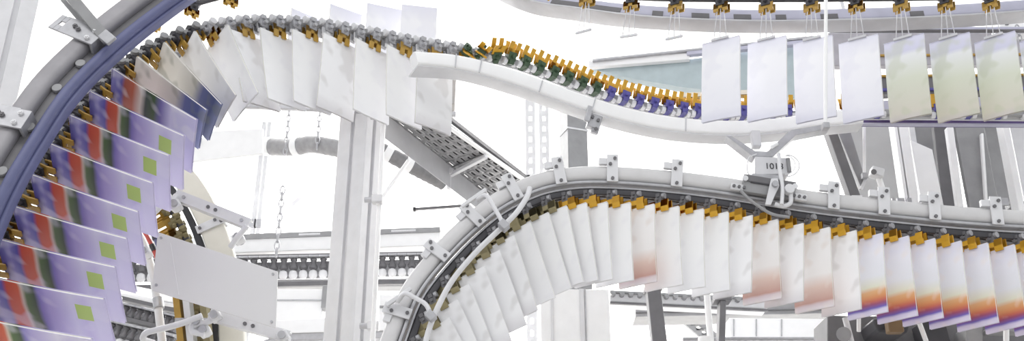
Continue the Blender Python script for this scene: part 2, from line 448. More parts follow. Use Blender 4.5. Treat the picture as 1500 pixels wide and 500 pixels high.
MB().sweep(PA.off(.0, .022), rounded(.034, .005, .002)).build('side_strip', LIGHT, chA)
kitA1 = gripper_kit('dark', VDK, OCHRE, MIDG, w=.05, jl=.045)
kitA0 = gripper_kit('dark_short', VDK, OCHRE, MIDG, w=.05, jl=.030)
kitA4 = gripper_kit('pale', STEEL, OCHRE, LIGHT, w=.05, jl=.045)
kitA5 = gripper_kit('pale_short', STEEL, LIGHT, LIGHT, w=.05, jl=.030)
kitA2 = gripper_kit('green', GREEN, AMBER, LIGHT, w=.045, open_=.012, jl=.046)
kitA3 = gripper_kit('violet', VIOL, AMBER, LIGHT, w=.045, open_=.012, jl=.046)
magA = {k: magazine_meshes(h, W_ if k in ('purple', 'plum') else .155, .007, c, 'steep_' + k, cu) for k, c, h, cu in (('wide', C_GREY, .27, .01), ('purple', C_PURP, .315, .014), ('plum', C_PLUM, .31, .014), ('dark', C_DARK, .29, .01), ('white', C_WHITE, .27, .012), ('grey', C_GREY, .27, -.01))}
s_tw0, s_tw1 = PA.s_px(668), PA.s_px(760)
q = .03; j = 0; pr = wh = 0
while q < PA.L:
    p, t, n, d = PA.ev(q); x, y = proj(p)
    if x > 1512: break
    f = max(0, min(1, (q - s_tw0) / (s_tw1 - s_tw0))); phi = math.pi * f
    hang = -n * math.cos(phi) - d * math.sin(phi)
    if f == 0 and t.z > .25: hang = (hang - ZA * .22 * min(1, (t.z - .25) * 3)).normalized()
    ray = math.atan((x - 750) / 1370)
    ang = math.radians(10 + 15 * max(0, min(1, (.85 - t.z) / .4))) if t.z > .42 else -(math.radians(70) + ray)
    M = face_frame(t, n, d, ang, p + hang * .022, hang)
    kit = (kitA1 if j % 2 == 0 else kitA0) if x < 285 else (kitA4 if j % 2 == 0 else kitA5) if x < 668 else (kitA2 if x < 880 else kitA3)
    if x < 1190 or j % 2 == 0: place_gripper(kit, chA, M)
    if j % 2 == 0 and x < 672 and y < 620:
        M2 = M @ Matrix.Translation((0, 0, -.034)) @ Matrix.Rotation(random.uniform(-.03, .03), 4, 'X')
        if not in_view(M2, .315, .21): q += .0545; j += 1; continue
        if x < 118: k = 'purple'
        elif x < 175: k = 'plum'
        elif x < 225: k = 'dark'
        else: k = 'wide' if x < 262 else ('grey' if (j // 2) % 3 == 0 else 'white')
        desc = {'purple': 'purple red-banded magazine', 'plum': 'lavender and green magazine', 'dark': 'blue-footed pale magazine', 'white': 'white magazine', 'grey': 'pale grey magazine', 'wide': 'wide pale magazine'}[k]
        pr += 1
        place_magazine(magA[k], M2, f'{desc}, {nth(pr)} up the steep chain from its low end', 'magazines on the steep chain')
    q += .0545; j += 1

# near steep rail on the outside of chain A
RM = [(-95, 420, 2.28), (-40, 290, 2.3), (15, 196, 2.34), (80, 108, 2.4), (185, 16, 2.5), (300, -60, 2.6), (420, -110, 2.7)]
PR = Path(RM)
railA = MB().sweep(PR.pts, rounded(.058, .056, .018)).build('conveyor_rail', RAILD)
tag(railA, 'steep curved grey rail with blue guide tube in the corner beside the tall post', 'conveyor rail')
MB().sweep(PR.off(-.044, .012), rounded(.030, .03, .003)).build('guide_channel', DKG, railA)
MB().sweep(PR.off(-.075, -.006), rounded(.030, .036, .013)).build('guide_tube', BLUE, railA)
MB().sweep(PR.off(-.094, .010), rounded(.012, .03, .004)).build('guide_lip', BLUE, railA)
for x in (-20, 22, 62, 100, 140): 
    p, t, n, d = PR.ev(PR.s_px(x)); c = p - n * .044 - d * .004
    MB().cyl(c, c - d * .010, .0135, 20).build('roller', MIDG, railA, .0015)
def big_clamp(q, tilt=0):
    p, t, n, d = PR.ev(q); R = Matrix((t, d, n)).transposed(); fr = .036
    g = MB(); L, Wd = .118, .060
    # plate with a slot near its outer end
    z0, z1 = -.045, .095
    sl = (.066, .080); xs = (-.008, .008)
    for xa, xb, za, zb in ((-Wd / 2, Wd / 2, z0, sl[0]), (-Wd / 2, xs[0], sl[0], sl[1]), (xs[1], Wd / 2, sl[0], sl[1]), (-Wd / 2, Wd / 2, sl[1], z1)):
        g.box(p + t * (xa + xb) / 2 + n * (za + zb) / 2 - d * fr, (xb - xa, .006, zb - za), R)
    g.box(p + n * (z0 + .004) - d * (fr - .02), (Wd, .04, .008), R)
    g.box(p + t * (Wd / 2) + n * .03 - d * (fr - .012), (.006, .03, .09), R)
    c = g.build('clamp_plate', STEEL, railA, .001)
    for u, w_ in ((-.016, -.02), (.016, -.022), (.0, .02), (.006, .034)):
        z = p + t * u + n * w_ - d * (fr + .003)
        b = MB(); b.cyl(z, z - d * .006, .0075, 6); b.cyl(z, z - d * .009, .004, 8); b.build('bolt', LIGHT if w_ < 0 else DKG, c)
big_clamp(PR.s_px(126)); big_clamp(PR.s_px(22))
st = MB(); st.bar(at(98, -12, 2.40), at(158, 60, 2.42), .030, .02).bar(at(88, -5, 2.43), at(148, 66, 2.45), .012, .03)
tag(st.build('stay_bar', MIDG, None, .002), 'dull grey diagonal stay bar meeting the steep rail at its slotted clamp', 'stay bar')
MB().box(at(157, 55, 2.39), (.04, .012, .03), Matrix.Rotation(.7, 3, 'Y')).build('foot_plate', STEEL, bpy.data.objects['stay_bar'], .002)

# sunk white rail under the chain
S2 = [(606, 89, 2.95), (622, 90, 2.97), (660, 93, 3.0), (700, 101, 3.02), (760, 119, 3.06), (830, 144, 3.1), (900, 167, 3.13), (980, 184, 3.15), (1060, 190, 3.16), (1130, 187, 3.16), (1200, 178, 3.16), (1260, 172, 3.16)]
P2 = Path(S2)
rail2 = MB().sweep(P2.pts, rounded(.052, .046, .010)).build('conveyor_rail', WHITE)
tag(rail2, 'pale S-curved rail with open amber grippers above it, sinking to the bent bracket', 'conveyor rail')
MB().sweep(P2.off(-.028, .02), rounded(.006, .07, .002)).build('under_flange', LIGHT, rail2)
for x in (664, 700, 790, 868, 1000):
    p, t, n, d = P2.ev(P2.s_px(x)); R = Matrix((t, d, n)).transposed()
    MB().box(p - d * .0245, (.004, .004, .052), R).build('joint_cover', ALU, rail2)
p, t, n, d = P2.ev(P2.s_px(868)); R = Matrix((t, d, n)).transposed()
g = MB(); g.box(p - n * .055 + t * .02 + d * .0, (.045, .03, .05), R); g.box(p - n * .04 - t * .008 - d * .02, (.02, .012, .06), R); g.box(p - n * .085 + t * .03, (.026, .02, .02), R)
cb = g.build('hanger_bracket', STEEL, rail2, .003)
for u, w_ in ((.008, -.045), (.03, -.05), (.03, -.084)):
    z = p + t * u + n * w_ - d * .016; MB().cyl(z, z - d * .006, .006, 8).build('bolt', DKG, cb)

# ------------------------------------------------------------------ conveyor C: high rail with large magazines
CM = [(230, -230, 3.6), (400, -200, 3.6), (540, -150, 3.6), (650, -70, 3.5), (760, -8, 3.3), (850, 10, 3.18), (950, 21, 3.08), (1100, 27, 3.06), (1250, 25, 3.06), (1400, 19, 3.06), (1560, 8, 3.06)]
PC = Path(CM)
railC = MB().sweep(PC.pts, rounded(.046, .05, .008)).build('conveyor_rail', LAV)
tag(railC, 'lavender grey high rail with dark slots along the top edge of the view', 'conveyor rail')
MB().sweep(PC.off(-.027, .01), rounded(.008, .08, .002)).build('under_flange', ALU, railC)
q = PC.s_px(800)
for a, b in ((812, 912), (955, 972), (1012, 1038), (1072, 1098), (1135, 1150), (1200, 1225), (1330, 1350)):
    qa, qb = PC.s_px(a), PC.s_px(b)
    pts = [PC.ev(qa + (qb - qa) * k / 8) for k in range(9)]
    MB().sweep([p - n * .011 - d * .0255 for p, t, n, d in pts], rounded(.020, .004, .001)).build('slot_cover', DKG, railC)
CH = [(170, 62, 3.3), (230, 24, 3.3), (300, 2, 3.3), (400, -22, 3.3), (540, -40, 3.3), (650, -42, 3.2), (760, -34, 3.05), (850, -12, 2.93), (950, -3, 2.92), (1100, -1, 2.9), (1250, -2, 2.9), (1400, -4, 2.9), (1560, -8, 2.9)]
PCc = Path(CH)
chC = thing('gripper_chain', at(1100, -4, 2.9), 'overhead gripper chain with long wire arms along the top edge of the view', 'gripper chain')
MB().sweep(PCc.pts, rounded(.018, .016, .004)).build('chain_links', VDK, chC)
kitC = gripper_kit('top', VDK, OCHRE, LIGHT, w=.05, jl=.03)
wire = MB()
for u in (-.022, .0, .022): wire.tube([(u * .5, -.009, -.015), (u, -.008, -.136)], .0016, 6)
wire.box((0, -.008, -.136), (.06, .006, .008)); 
kitC.append(('wire_arm', wire.mesh('wire_arm', ALU)))
magC = {k: magazine_meshes(h, .132, .008, c, 'top_' + k, cu) for k, c, h, cu in (('white', C_LARGE, .288, .012), ('olive', C_OLIV, .285, .016))}
q = PCc.s_px(1055); step = .150
ks = range(-8, 5); nC = 0
for k in range(-16, 8):
    qq = q + k * step * (1.0 if k < 0 else 1.0)
    if qq < .02 or qq > PCc.L - .05: continue
    if proj(PCc.ev(qq)[0])[0] < 205: continue
    p, t, n, d = PCc.ev(qq); x, y = proj(p)
    ray = math.atan((x - 750) / 1330)
    M = face_frame(t, ZA, YA, (math.radians(72) - ray) if x > 800 else -(math.radians(62) + ray), p - ZA * .022, (-ZA - XA * (.10 if x > 800 else .0)).normalized())
    place_gripper(kitC if x > 840 else kitC[:4], chC, M)
    if 660 < x < 1010 or x < 290: continue
    if not in_view(M @ Matrix.Translation((0, 0, -.139)), .28, .13): continue
    nC += 1
    M2 = M @ Matrix.Translation((0, .0, -.139)) @ Matrix.Rotation(random.uniform(-.04, .04), 4, 'X')
    kk = 'olive' if x > 1270 else 'white'
    h = 'large white magazine' if kk == 'white' else 'large grey-green magazine'
    nn = nC
    place_magazine(magC[kk], M2, f'{h} on wire arms, {nth(nC)} along the overhead chain from the steep rail', 'large magazines on the overhead chain')

sb = MB().bar(at(228, 108, 3.7), at(668, 128, 3.75), .20, .08).build('gap_shade_bar', mat('gap_shade_taupe', (176, 172, 170), .5, var=.06), None, .004)  # added bar, its grey stands in for shade between the white magazines
tag(sb, 'grey bar added as shade in the gaps of the upper white magazine row', 'beam')
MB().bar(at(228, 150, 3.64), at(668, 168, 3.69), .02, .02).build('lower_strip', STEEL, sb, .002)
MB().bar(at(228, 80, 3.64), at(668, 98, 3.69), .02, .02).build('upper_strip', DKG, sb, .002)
# ------------------------------------------------------------------ posts, tubes, tray
def profile_post(label, px, py, Y, wd, dp, z0, z1, rot, m=LIGHT):
    c = at(px, py, Y); r = rot; gw = wd * .07; gd = dp * .16
    def side(a, b, n_):      # a T-slot groove on each broad face
        return []
    prof = [(-wd / 2, -dp / 2), (-gw - wd * .0, -dp / 2), (-gw, -dp / 2 + gd), (gw, -dp / 2 + gd), (gw, -dp / 2), (wd / 2, -dp / 2), (wd / 2, -dp * .1), (wd / 2 - gd, -dp * .1), (wd / 2 - gd, dp * .1), (wd / 2, dp * .1), (wd / 2, dp / 2), (-wd / 2, dp / 2), (-wd / 2, dp * .1), (-wd / 2 + gd, dp * .1), (-wd / 2 + gd, -dp * .1), (-wd / 2, -dp * .1)]
    R = Matrix.Rotation(r, 3, 'Z')
    o = MB().prism([Vector((c.x, c.y, z0)) + R @ Vector((a, b, 0)) for a, b in prof], Vector((0, 0, z1 - z0))).build('support_post', m, None, .002, origin=(c.x, c.y, z0))
    tag(o, label, 'post')
    MB().box((c.x, c.y, z0 + .008), (wd * 1.6, dp * 1.6, .016), R).build('base_plate', STEEL, o)
    if z1 < HZ - .3: MB().box((c.x, c.y, z1 + .006), (wd, dp, .012), R).build('end_cap', DKG, o)
    return o
profile_post('tall pale grey slotted post standing behind the white magazine row', 519, 330, 3.85, .15, .10, 0, at(540, 95, 3.85).z, math.radians(-32))
profile_post('pale grey slotted post rising past the steep rail with the blue tube', 8, 80, 3.5, .15, .10, 0, HZ, math.radians(28))
pole = MB().tube([at(545, 520, 3.6), at(562, 168, 3.72)], .0095, 12).build('support_tube', WHITE)
tag(pole, 'thin white support tube with clamps beside the tall slotted post', 'tube')
for (x, y) in ((561, 172), (553, 293), (547, 478)):
    P = at(x, y, 3.66); MB().box(P, (.042, .04, .032)).build('tube_clamp', LIGHT, pole, .005)
    MB().cyl(P + Vector((-.05, 0, 0)), P + Vector((.02, 0, 0)), .011, 10).build('clamp_stub', ALU, pole)
MB().tube([at(553, 300, 3.66), at(598, 236, 3.8)], .008, 10).build('brace_tube', WHITE, pole)

ztr = atz(595, 167, 1.0).z and at(595, 167, 4.0).z
A0, A1 = atz(566, 168, ztr), atz(726, 296, ztr); B0, B1 = atz(622, 163, ztr), atz(772, 268, ztr)
tray = MB(); nu, nv = 14, 6
def tp(u, v): return A0.lerp(A1, u).lerp(B0.lerp(B1, u), v)
for i in range(nu):
    sh = .5 if i % 2 else 0
    for k in range(nv):
        u0, u1, v0, v1 = i / nu, (i + 1) / nu, k / nv, (k + 1) / nv
        o_ = .18 * (k % 2); a, b, c_, d_ = u0 + (u1 - u0) * (.12 + o_), u0 + (u1 - u0) * (.66 + o_), v0 + (v1 - v0) * .36, v0 + (v1 - v0) * .64
        O = [tp(u0, v0), tp(u1, v0), tp(u1, v1), tp(u0, v1)]; Q = [tp(a, c_), tp(b, c_), tp(b, d_), tp(a, d_)]
        tray.add(O + Q, [(0, 1, 5, 4), (1, 2, 6, 5), (2, 3, 7, 6), (3, 0, 4, 7)])
tr = tray.build('cable_tray', MIDG); sm = tr.modifiers.new('sheet', 'SOLIDIFY'); sm.thickness = .002
tag(tr, 'perforated grey cable tray running away behind the arched rail', 'cable tray')
dn = Vector((0, 0, -1))
fl = MB().prism([A0, A1, A1 + dn * .115, A0 + dn * .115], Vector((-.003, .0, 0))); fl.build('side_flange', mat('tray_grey', (190, 190, 193), .5, var=.04), tr)
fl = MB(); fl.bar(B0 + Vector((.006, 0, .0)), B1 + Vector((.006, 0, .0)), .02, .012, ZA); fl.build('edge_lip', WHITE, tr, .002)
mid = .55
fl = MB(); fl.bar(tp(mid, -.05) + dn * .045, tp(mid, 1.05) + dn * .02, .022, .018, ZA); fl.build('cross_bar', LIGHT, tr, .003)
fl = MB(); fl.box(tp(mid, -.06) + dn * .05, (.02, .03, .13)); fl.cyl(tp(mid, -.06) + dn * .03 + Vector((0, -.03, 0)), tp(mid, -.06) + dn * .03, .018); fl.build('bracket', LIGHT, tr, .003)
fl = MB(); fl.bar(tp(mid, 0) + Vector((0, 0, -.003)), tp(mid, 1) + Vector((0, 0, -.003)), .006, .004, ZA); fl.build('joint_strip', DKG, tr)
MB().prism([tp(.0, .03) + Vector((0, 0, .008)), tp(1, .03) + Vector((0, 0, .008)), tp(1, .97) + Vector((0, 0, .008)), tp(.0, .97) + Vector((0, 0, .008))], Vector((0, 0, .02))).build('cable_bed', VDK, tr)
hb = MB().prism([tp(1.0, 0), tp(1.05, 0), tp(1.05, 1), tp(1.0, 1)], Vector((0, 0, .02))); hb.build('end_plate', MIDG, tr)
bar_ = MB().bar(at(640, 160, 4.1), at(772, 262, 4.9), .018, .02, ZA).build('edge_tube', DKG)
tag(bar_, 'dark slim bar sloping beside the white lip of the perforated tray', 'bar')
MB().box(at(772, 262, 4.9), (.03, .03, .03)).build('end_cap', RUBBER, bar_)
sl = MB().bar(at(607, 307, 4.4), at(676, 302, 4.5), .010, .014).build('thin_bar', DKG); tag(sl, 'short dark bar floating below the perforated tray before the white wall', 'bar')
MB().box(at(607, 307, 4.4), (.012, .02, .016)).build('end_cap', RUBBER, sl)

# corrugated ducts
def duct(label, marks, r, m=None):
    P = Path(marks, .02); n = P.n
    rad = [r * (1.0 + .07 * (k % 2)) for k in range(n + 1)]
    o = MB().tube(P.pts, r, 18, rad).build('flexible_duct', m or DUCTG); tag(o, label, 'duct')
    for q in (.32, .55):
        p, t, nn, d = P.ev(P.L * q); MB().tube([p - t * .022, p + t * .022], r * 1.12, 18).build('strap', WHITE, o)
    return o
duct('grey corrugated duct hanging on small chains before the tall slotted post', [(330, 212, 6.2), (395, 215, 6.1), (430, 216, 6.0), (455, 211, 5.95), (480, 215, 5.9), (505, 220, 5.9), (530, 232, 5.9)], .055, mat('pale_duct_fabric', (158, 157, 159), .6, var=.12, scale=30))
duct('dark corrugated duct under the flange of the perforated tray', [(530, 205, 5.2), (562, 222, 5.2), (592, 238, 5.25), (615, 250, 5.3), (650, 268, 5.4)], .042)
def chain(label, px, y0, y1, Y, L=.05, hang=True):
    a, b = at(px, y0, Y), at(px, y1, Y); top = HZ if hang else 0; b.x = a.x; b.y = a.y; n = int((a - b).length / (L * .78)); m = MB()
    for i in range(n):
        m.link(a + Vector((0, 0, -L * .78 * i)), ZA, XA if i % 2 else YA, L, L * .5, L * .09)
    o = m.build('hanging_chain', STEEL); tag(o, label, 'chain'); 
    MB().link(a + Vector((0, 0, L * .7)), ZA, XA, L, L * .5, L * .1).build('hook_ring', STEEL, o)
    if hang: MB().tube([a + Vector((0, 0, L)), Vector((a.x, a.y, HZ))], .003, 6).build('hanger_wire', LIGHT, o)
chain('small steel chain hanging to the duct, closer to the blank panel', 425, 150, 232, 5.9)
chain('small steel chain holding the duct close to the tall slotted post', 470, 150, 228, 5.85)
chain('thin pale chain hanging low over the row of grippers beyond the panel', 413, 288, 388, 6.0, .06)
chain('steel chain hanging from the white block beside the large magazines', 1492, 48, 98, 3.4, .03, False)

# ------------------------------------------------------------------ curved cream rail D with blank panel
DM = [(180, 205, 3.3), (232, 226, 3.3), (270, 262, 3.3), (300, 308, 3.3), (325, 372, 3.3), (338, 440, 3.3), (343, 540, 3.3)]
PD = Path(DM)
railD = MB().sweep(PD.pts, rounded(.082, .05, .008)).build('conveyor_rail', CREAM)
tag(railD, 'cream curved rail with black inner strip rising behind the blank panel', 'conveyor rail')
MB().sweep(PD.off(-.056, -.010), rounded(.022, .03, .004)).build('inner_strip', RUBBER, railD)
for x in (250, 312): rail_clamp(railD, PD, PD.s_px(x), up=.05, down=.05, wd=.03, ear=False, m=LIGHT)
chD = thing('gripper_chain', at(260, 320, 3.3), 'olive gripper chain on the inside of the cream curved rail', 'gripper chain')
MB().sweep(PD.off(-.095), rounded(.022, .02, .004)).build('chain_links', VDK, chD)
kitD = gripper_kit('olive', OLIVE, OCHRE, OLIVE, w=.06, jl=.06)
q = .05
magD = magazine_meshes(.22, .16, .006, C_DARK, 'cream_rail')
nD = 0
while q < PD.L:
    p, t, n, d = PD.ev(q); M = face_frame(t, n, d, math.radians(-40), p - n * .118)
    place_gripper(kitD, chD, M)
    q += .062
# brownish guide strips below the panel
for dx, m_, lab in ((262, OCHRE, 'ochre'), (276, LIGHT, 'pale'), (300, OLIVE, 'olive')):
    o = MB().bar(at(dx - 6, 395, 3.18), at(dx + 12, 560, 3.22), .02, .05).build('guide_strip', m_); tag(o, f'{lab} upright guide strip showing below the blank panel', 'guide strip')
    MB().box(at(dx + 2, 470, 3.16), (.028, .02, .012)).build('clip', STEEL, o)

PN = [at(231, 340, 2.95), at(407, 398, 2.95), at(404, 481, 2.95), at(222, 426, 2.95)]
pn = MB().prism(PN, Vector((0, .005, 0))).build('blank_panel', PANEL, None, .0015)
tag(pn, 'blank light grey panel fixed slantwise before the cream curved rail', 'panel')
for x, y in ((236, 349), (400, 402), (398, 472), (229, 418)):
    z = at(x, y, 2.95); MB().cyl(z, z - YA * .004, .004, 10).build('bolt', STEEL, pn)
zz = MB(); zz.bar(at(250, 356, 2.948), at(262, 432, 2.948), .0012, .0012); zz.build('crease', WHITE, pn)

def channel_arm(label, a, b, Y0, Y1, rods, clamps):
    A, B = at(*a, Y0), at(*b, Y1); t = (B - A).normalized(); d = (YA - t * YA.dot(t)).normalized(); n = t.cross(d)
    s_ = .034; e = .0035
    prof = [(-s_ / 2, -s_ / 2), (s_ / 2, -s_ / 2), (s_ / 2, s_ / 2), (s_ / 2 - e, s_ / 2), (s_ / 2 - e, -s_ / 2 + e), (-s_ / 2 + e, -s_ / 2 + e), (-s_ / 2 + e, s_ / 2), (-s_ / 2, s_ / 2)]
    o = MB().sweep([A, A.lerp(B, .5), B], prof).build('bracket_arm', LIGHT); tag(o, label, 'bracket')
    for k in (.12, .45, .55, .9):
        z = A.lerp(B, k) - d * (s_ / 2); MB().cyl(z, z - d * .005, .006, 8).build('bolt', DKG if k in (.45, .55) else STEEL, o)
    for r in rods:
        MB().tube(fillet([at(*p) for p in r], .04), .0095, 12).build('rod', LIGHT, o)
    for c in clamps:
        P = at(*c); MB().box(P, (.034, .04, .03), Matrix.Rotation(-.5, 3, 'Y')).build('clamp_block', LIGHT, o, .005); MB().cyl(P - YA * .03, P + YA * .03, .012).build('clamp_screw', STEEL, o)
    return o
channel_arm('white channel arm with bent rod clamped above the blank panel', (258, 287), (366, 330), 3.08, 3.1,
            [[(246, 292, 3.02), (215, 322, 3.0), (178, 356, 2.98), (196, 368, 3.02), (216, 372, 3.06)], [(258, 287, 3.06), (250, 296, 3.04), (240, 302, 3.03)], [(362, 331, 3.08), (346, 350, 3.1), (338, 362, 3.12)]],
            [(246, 293, 3.05), (258, 302, 3.06), (238, 262, 3.1), (213, 371, 3.06), (350, 350, 3.14)])
channel_arm('white channel arm with hooked rod clamped under the blank panel', (308, 462), (424, 495), 3.02, 3.04,
            [[(296, 463, 2.98), (262, 476, 2.98), (212, 488, 2.98), (208, 498, 3.0), (225, 503, 3.04)], [(318, 466, 3.0), (300, 474, 3.0), (282, 476, 3.0), (280, 486, 3.0), (300, 490, 3.0)], [(424, 496, 3.03), (395, 500, 3.06), (372, 510, 3.08)]],
            [(316, 464, 3.0), (290, 474, 3.01), (300, 486, 3.02), (415, 494, 3.03)])
o = MB().tube(fillet([at(188, 318, 3.5), at(214, 362, 3.45), at(228, 420, 3.42), at(240, 520, 3.4)], .1), .014, 14).build('bent_tube', LIGHT); tag(o, 'long bent pale tube running down behind the blank panel', 'tube')
MB().tube([at(231, 438, 3.415), at(233, 452, 3.41)], .018, 14).build('collar', STEEL, o)
o = MB().tube([at(88, 446, 2.9), at(132, 520, 2.9)], .018, 16).build('round_tube', LIGHT); tag(o, 'thick pale tube slanting below the purple magazines', 'tube')
MB().tube([at(88, 446, 2.9), at(90, 449, 2.9)], .021, 16).build('end_collar', WHITE, o)
for (a, b, m_, lab) in (((196, 300, 3.6), (226, 345, 3.6), BLUE, 'dark blue'), ((184, 308, 3.62), (224, 362, 3.62), mat('red_sleeve', (190, 84, 78), .5), 'red')):
    o = MB().tube(fillet([at(*a), at((a[0] + b[0]) / 2 + 5, (a[1] + b[1]) / 2, a[2]), at(*b), at(b[0] + 14, b[1] + 40, b[2])], .1), .008, 10).build('cable', m_); tag(o, f'{lab} cable curving behind the purple magazines to the blank panel', 'cable')
    MB().tube([at(b[0] - 2, b[1] - 3, b[2]), at(b[0] + 2, b[1] + 6, b[2])], .011, 10).build('plug', VDK, o)

# ------------------------------------------------------------------ far conveyors
def knob_kit(key, s):
    g = MB(); g.tube([Vector((0, 0, z * s)) for z in (.05, .042, .03, .012, -.006, -.02, -.034)], 1, 12, [k * s for k in (.020, .026, .017, .017, .028, .028, .014)])
    c = MB(); c.box((0, -.02 * s, .056 * s), (.062 * s, .05 * s, .012 * s)); 
    e = MB(); e.tube([Vector((0, -.012 * s, z * s)) for z in (-.036, -.046, -.07, -.088, -.096)], 1, 12, [k * s for k in (.012, .026, .03, .022, .008)])
    return [('gripper', g.mesh('far_gripper_' + key, DKG)), ('cap', c.mesh('far_cap_' + key, STEEL)), ('jaw', e.mesh('far_jaw_' + key, LIGHT))]
kitE = knob_kit('row', 1.0)
def far_chain(label, a, b, Y0, Y1, pitch, kit, drop=.5):
    A, B = at(*a, Y0), at(*b, Y1); t = (B - A).normalized(); d = (YA - t * YA.dot(t)).normalized(); n = t.cross(d)
    th = thing('gripper_chain', A.lerp(B, .5), label, 'gripper chain')
    MB().bar(A + n * .068, B + n * .068, .018, .05).build('chain_links', DKG, th)
    MB().bar(A - n * .12 + d * .03, B - n * .12 + d * .03, .03, .03).build('lower_strip', DKG, th)
    MB().bar(A - n * .01 + d * .06, B - n * .01 + d * .06, .12 if pitch > .05 else .09, .01).build('back_strip', STEEL, th)
    lg = A.lerp(B, drop) - n * .1 + d * .12; MB().box((lg.x, lg.y, lg.z / 2), (.05, .05, lg.z)).build('support_leg', MIDG, th)
    L = (B - A).length; k = 0
    while k * pitch < L:
        place_gripper(kit, th, frame(t, d, n, A + t * k * pitch)); k += 1
    return th
def long_beam(name, label, cat, a, b, Y0, Y1, h, dp, m, parts=()):
    A, B = at(*a, Y0), at(*b, Y1); o = MB().bar(A, B, h, dp).build(name, m, None, .004); tag(o, label, cat)
    t = (B - A).normalized(); d = (YA - t * YA.dot(t)).normalized(); n = t.cross(d)
    for nm, off, hh, mm, u0, u1 in parts:
        MB().bar(A.lerp(B, u0) + n * off - d * dp * .52, A.lerp(B, u1) + n * off - d * dp * .52, hh, .02).build(nm, mm, o)
    return o
far_chain('long far row of grey grippers passing behind the blank panel and post', (118, 396), (640, 386), 6.4, 6.6, .0655, kitE, .735)
long_beam('conveyor_cover', 'white cover beam with dark slit above the far gripper row', 'cover', (120, 372), (645, 352), 6.5, 6.7, .13, .16, WHITE,
          (('dark_slit', .045, .035, MIDG, .42, 1), ('slit_label', .045, .014, LIGHT, .60, .66), ('slit_label', .045, .014, LIGHT, .86, .93)))
long_beam('conveyor_tray', 'dark lower tray beam just under the far gripper row', 'tray', (330, 420), (640, 418), 6.85, 7.0, .05, .12, MIDG, (('lip', .03, .012, LIGHT, 0, 1),))
kitE2 = knob_kit('low', .72)
far_chain('far row of dark grippers sloping down below the purple magazines', (92, 438), (268, 480), 5.0, 4.9, .040, kitE2, .02)
far_chain('lowest far row of dark grippers near the bottom edge of the view', (88, 468), (250, 506), 4.8, 4.7, .040, kitE2, .02)
def curved_cover(label, marks, h, m=WHITE):
    P = Path(marks); o = MB().sweep(P.pts, rounded(h, .12, .012)).build('curved_cover', m); tag(o, label, 'cover')
    MB().sweep(P.off(-h * .5 - .008, -.03), rounded(.012, .05, .003)).build('lip', LIGHT, o); return o
curved_cover('upper white curved cover under the far gripper row', [(100, 410, 5.5), (140, 417, 5.5), (190, 428, 5.5), (240, 438, 5.5), (310, 448, 5.5)], .055)
curved_cover('lower white curved cover above the sloping far gripper row', [(124, 427, 5.3), (160, 434, 5.3), (200, 439, 5.3), (235, 446, 5.3)], .03)
long_beam('machine_block', 'dark grey machine frame filling the gap behind the low gripper rows', 'frame', (80, 455), (300, 470), 5.8, 5.8, .24, .1, DKG, (('strip', .03, .02, LIGHT, .1, .9), ('strip', -.07, .03, MIDG, 0, 1)))
long_beam('machine_ledge', 'mid grey machine panel under the lowest gripper row', 'panel', (80, 500), (330, 520), 4.9, 4.9, .1, .06, MIDG, (('seam', .0, .006, DKG, 0, 1),))
o = MB().tube(fillet([at(170, 440, 4.8), at(178, 436, 4.8), at(173, 446, 4.8), at(173, 470, 4.8)], .01), .008, 10).build('small_lever', LIGHT); tag(o, 'small white lever hanging between the low gripper rows', 'lever')
MB().box(at(168, 441, 4.8), (.035, .03, .025), Matrix.Rotation(.6, 3, 'Y')).build('knob', WHITE, o, .006)

# white cabinets and boxes on the left lower side
def px_slab(name, label, cat, pts, Y, th, m, bevel=.003, floor=False):
    P = [at(x, y, Y) for x, y in pts]
    if floor: P[-1].z = P[-2].z = .0
    o = MB().prism(P, Vector((0, th, 0))).build(name, m, None, bevel); return tag(o, label, cat)
o = px_slab('machine_cabinet', 'white cabinet with a seam behind the blank panel and slotted post', 'cabinet', [(404, 424), (474, 424), (474, 462), (404, 462)], 6.0, .4, WHITE, floor=True)
MB().bar(at(404, 440, 5.995), at(474, 440, 5.995), .008, .006).build('seam', STEEL, o)
MB().box(at(478, 438, 6.0), (.04, .1, .14)).build('hinge_block', MIDG, o, .004)
o = px_slab('machine_cabinet', 'lower white sloping hood near the foot of the slotted post', 'cabinet', [(404, 470), (478, 466), (478, 492), (430, 492)], 5.8, .15, WHITE, floor=True)
MB().bar(at(430, 492, 5.79), at(478, 492, 5.79), .012, .012).build('lip', LIGHT, o)
o = px_slab('machine_cabinet', 'white hood behind the thin support tube by the arched rail foot', 'cabinet', [(556, 432), (600, 432), (600, 530), (556, 530)], 5.8, .4, WHITE, floor=True)
MB().bar(at(556, 450, 5.79), at(600, 450, 5.79), .012, .012).build('lip', MIDG, o)
long_beam('machine_rail', 'grey horizontal rail under the white cabinets by the slotted post', 'rail', (396, 496), (620, 490), 5.6, 5.6, .05, .08, STEEL, (('lip', .02, .012, WHITE, 0, 1),))
for x, lab in ((386, 'thin white upright standing between the blank panel and the duct'), (378, 'second thin white upright close to the duct and panel')):
    o = MB().box((at(x, 270, 7.0).x, 7.0, at(x, 180, 7.0).z / 2), (.03, .04, at(x, 180, 7.0).z)).build('upright', LIGHT, None, .003); tag(o, lab, 'upright')
    for y in (215, 330): MB().box((at(x, 270, 7.0).x, 6.97, at(x, y, 7.0).z), (.05, .03, .06)).build('joint', STEEL, o)
o = MB().bar(at(394, 336, 7.2), at(440, 290, 7.2), .03, .03).build('brace_bar', LIGHT); tag(o, 'pale diagonal brace bar before the white wall beyond the panel', 'bar')
MB().box(at(394, 336, 7.18), (.07, .03, .07)).build('gusset', LIGHT, o)

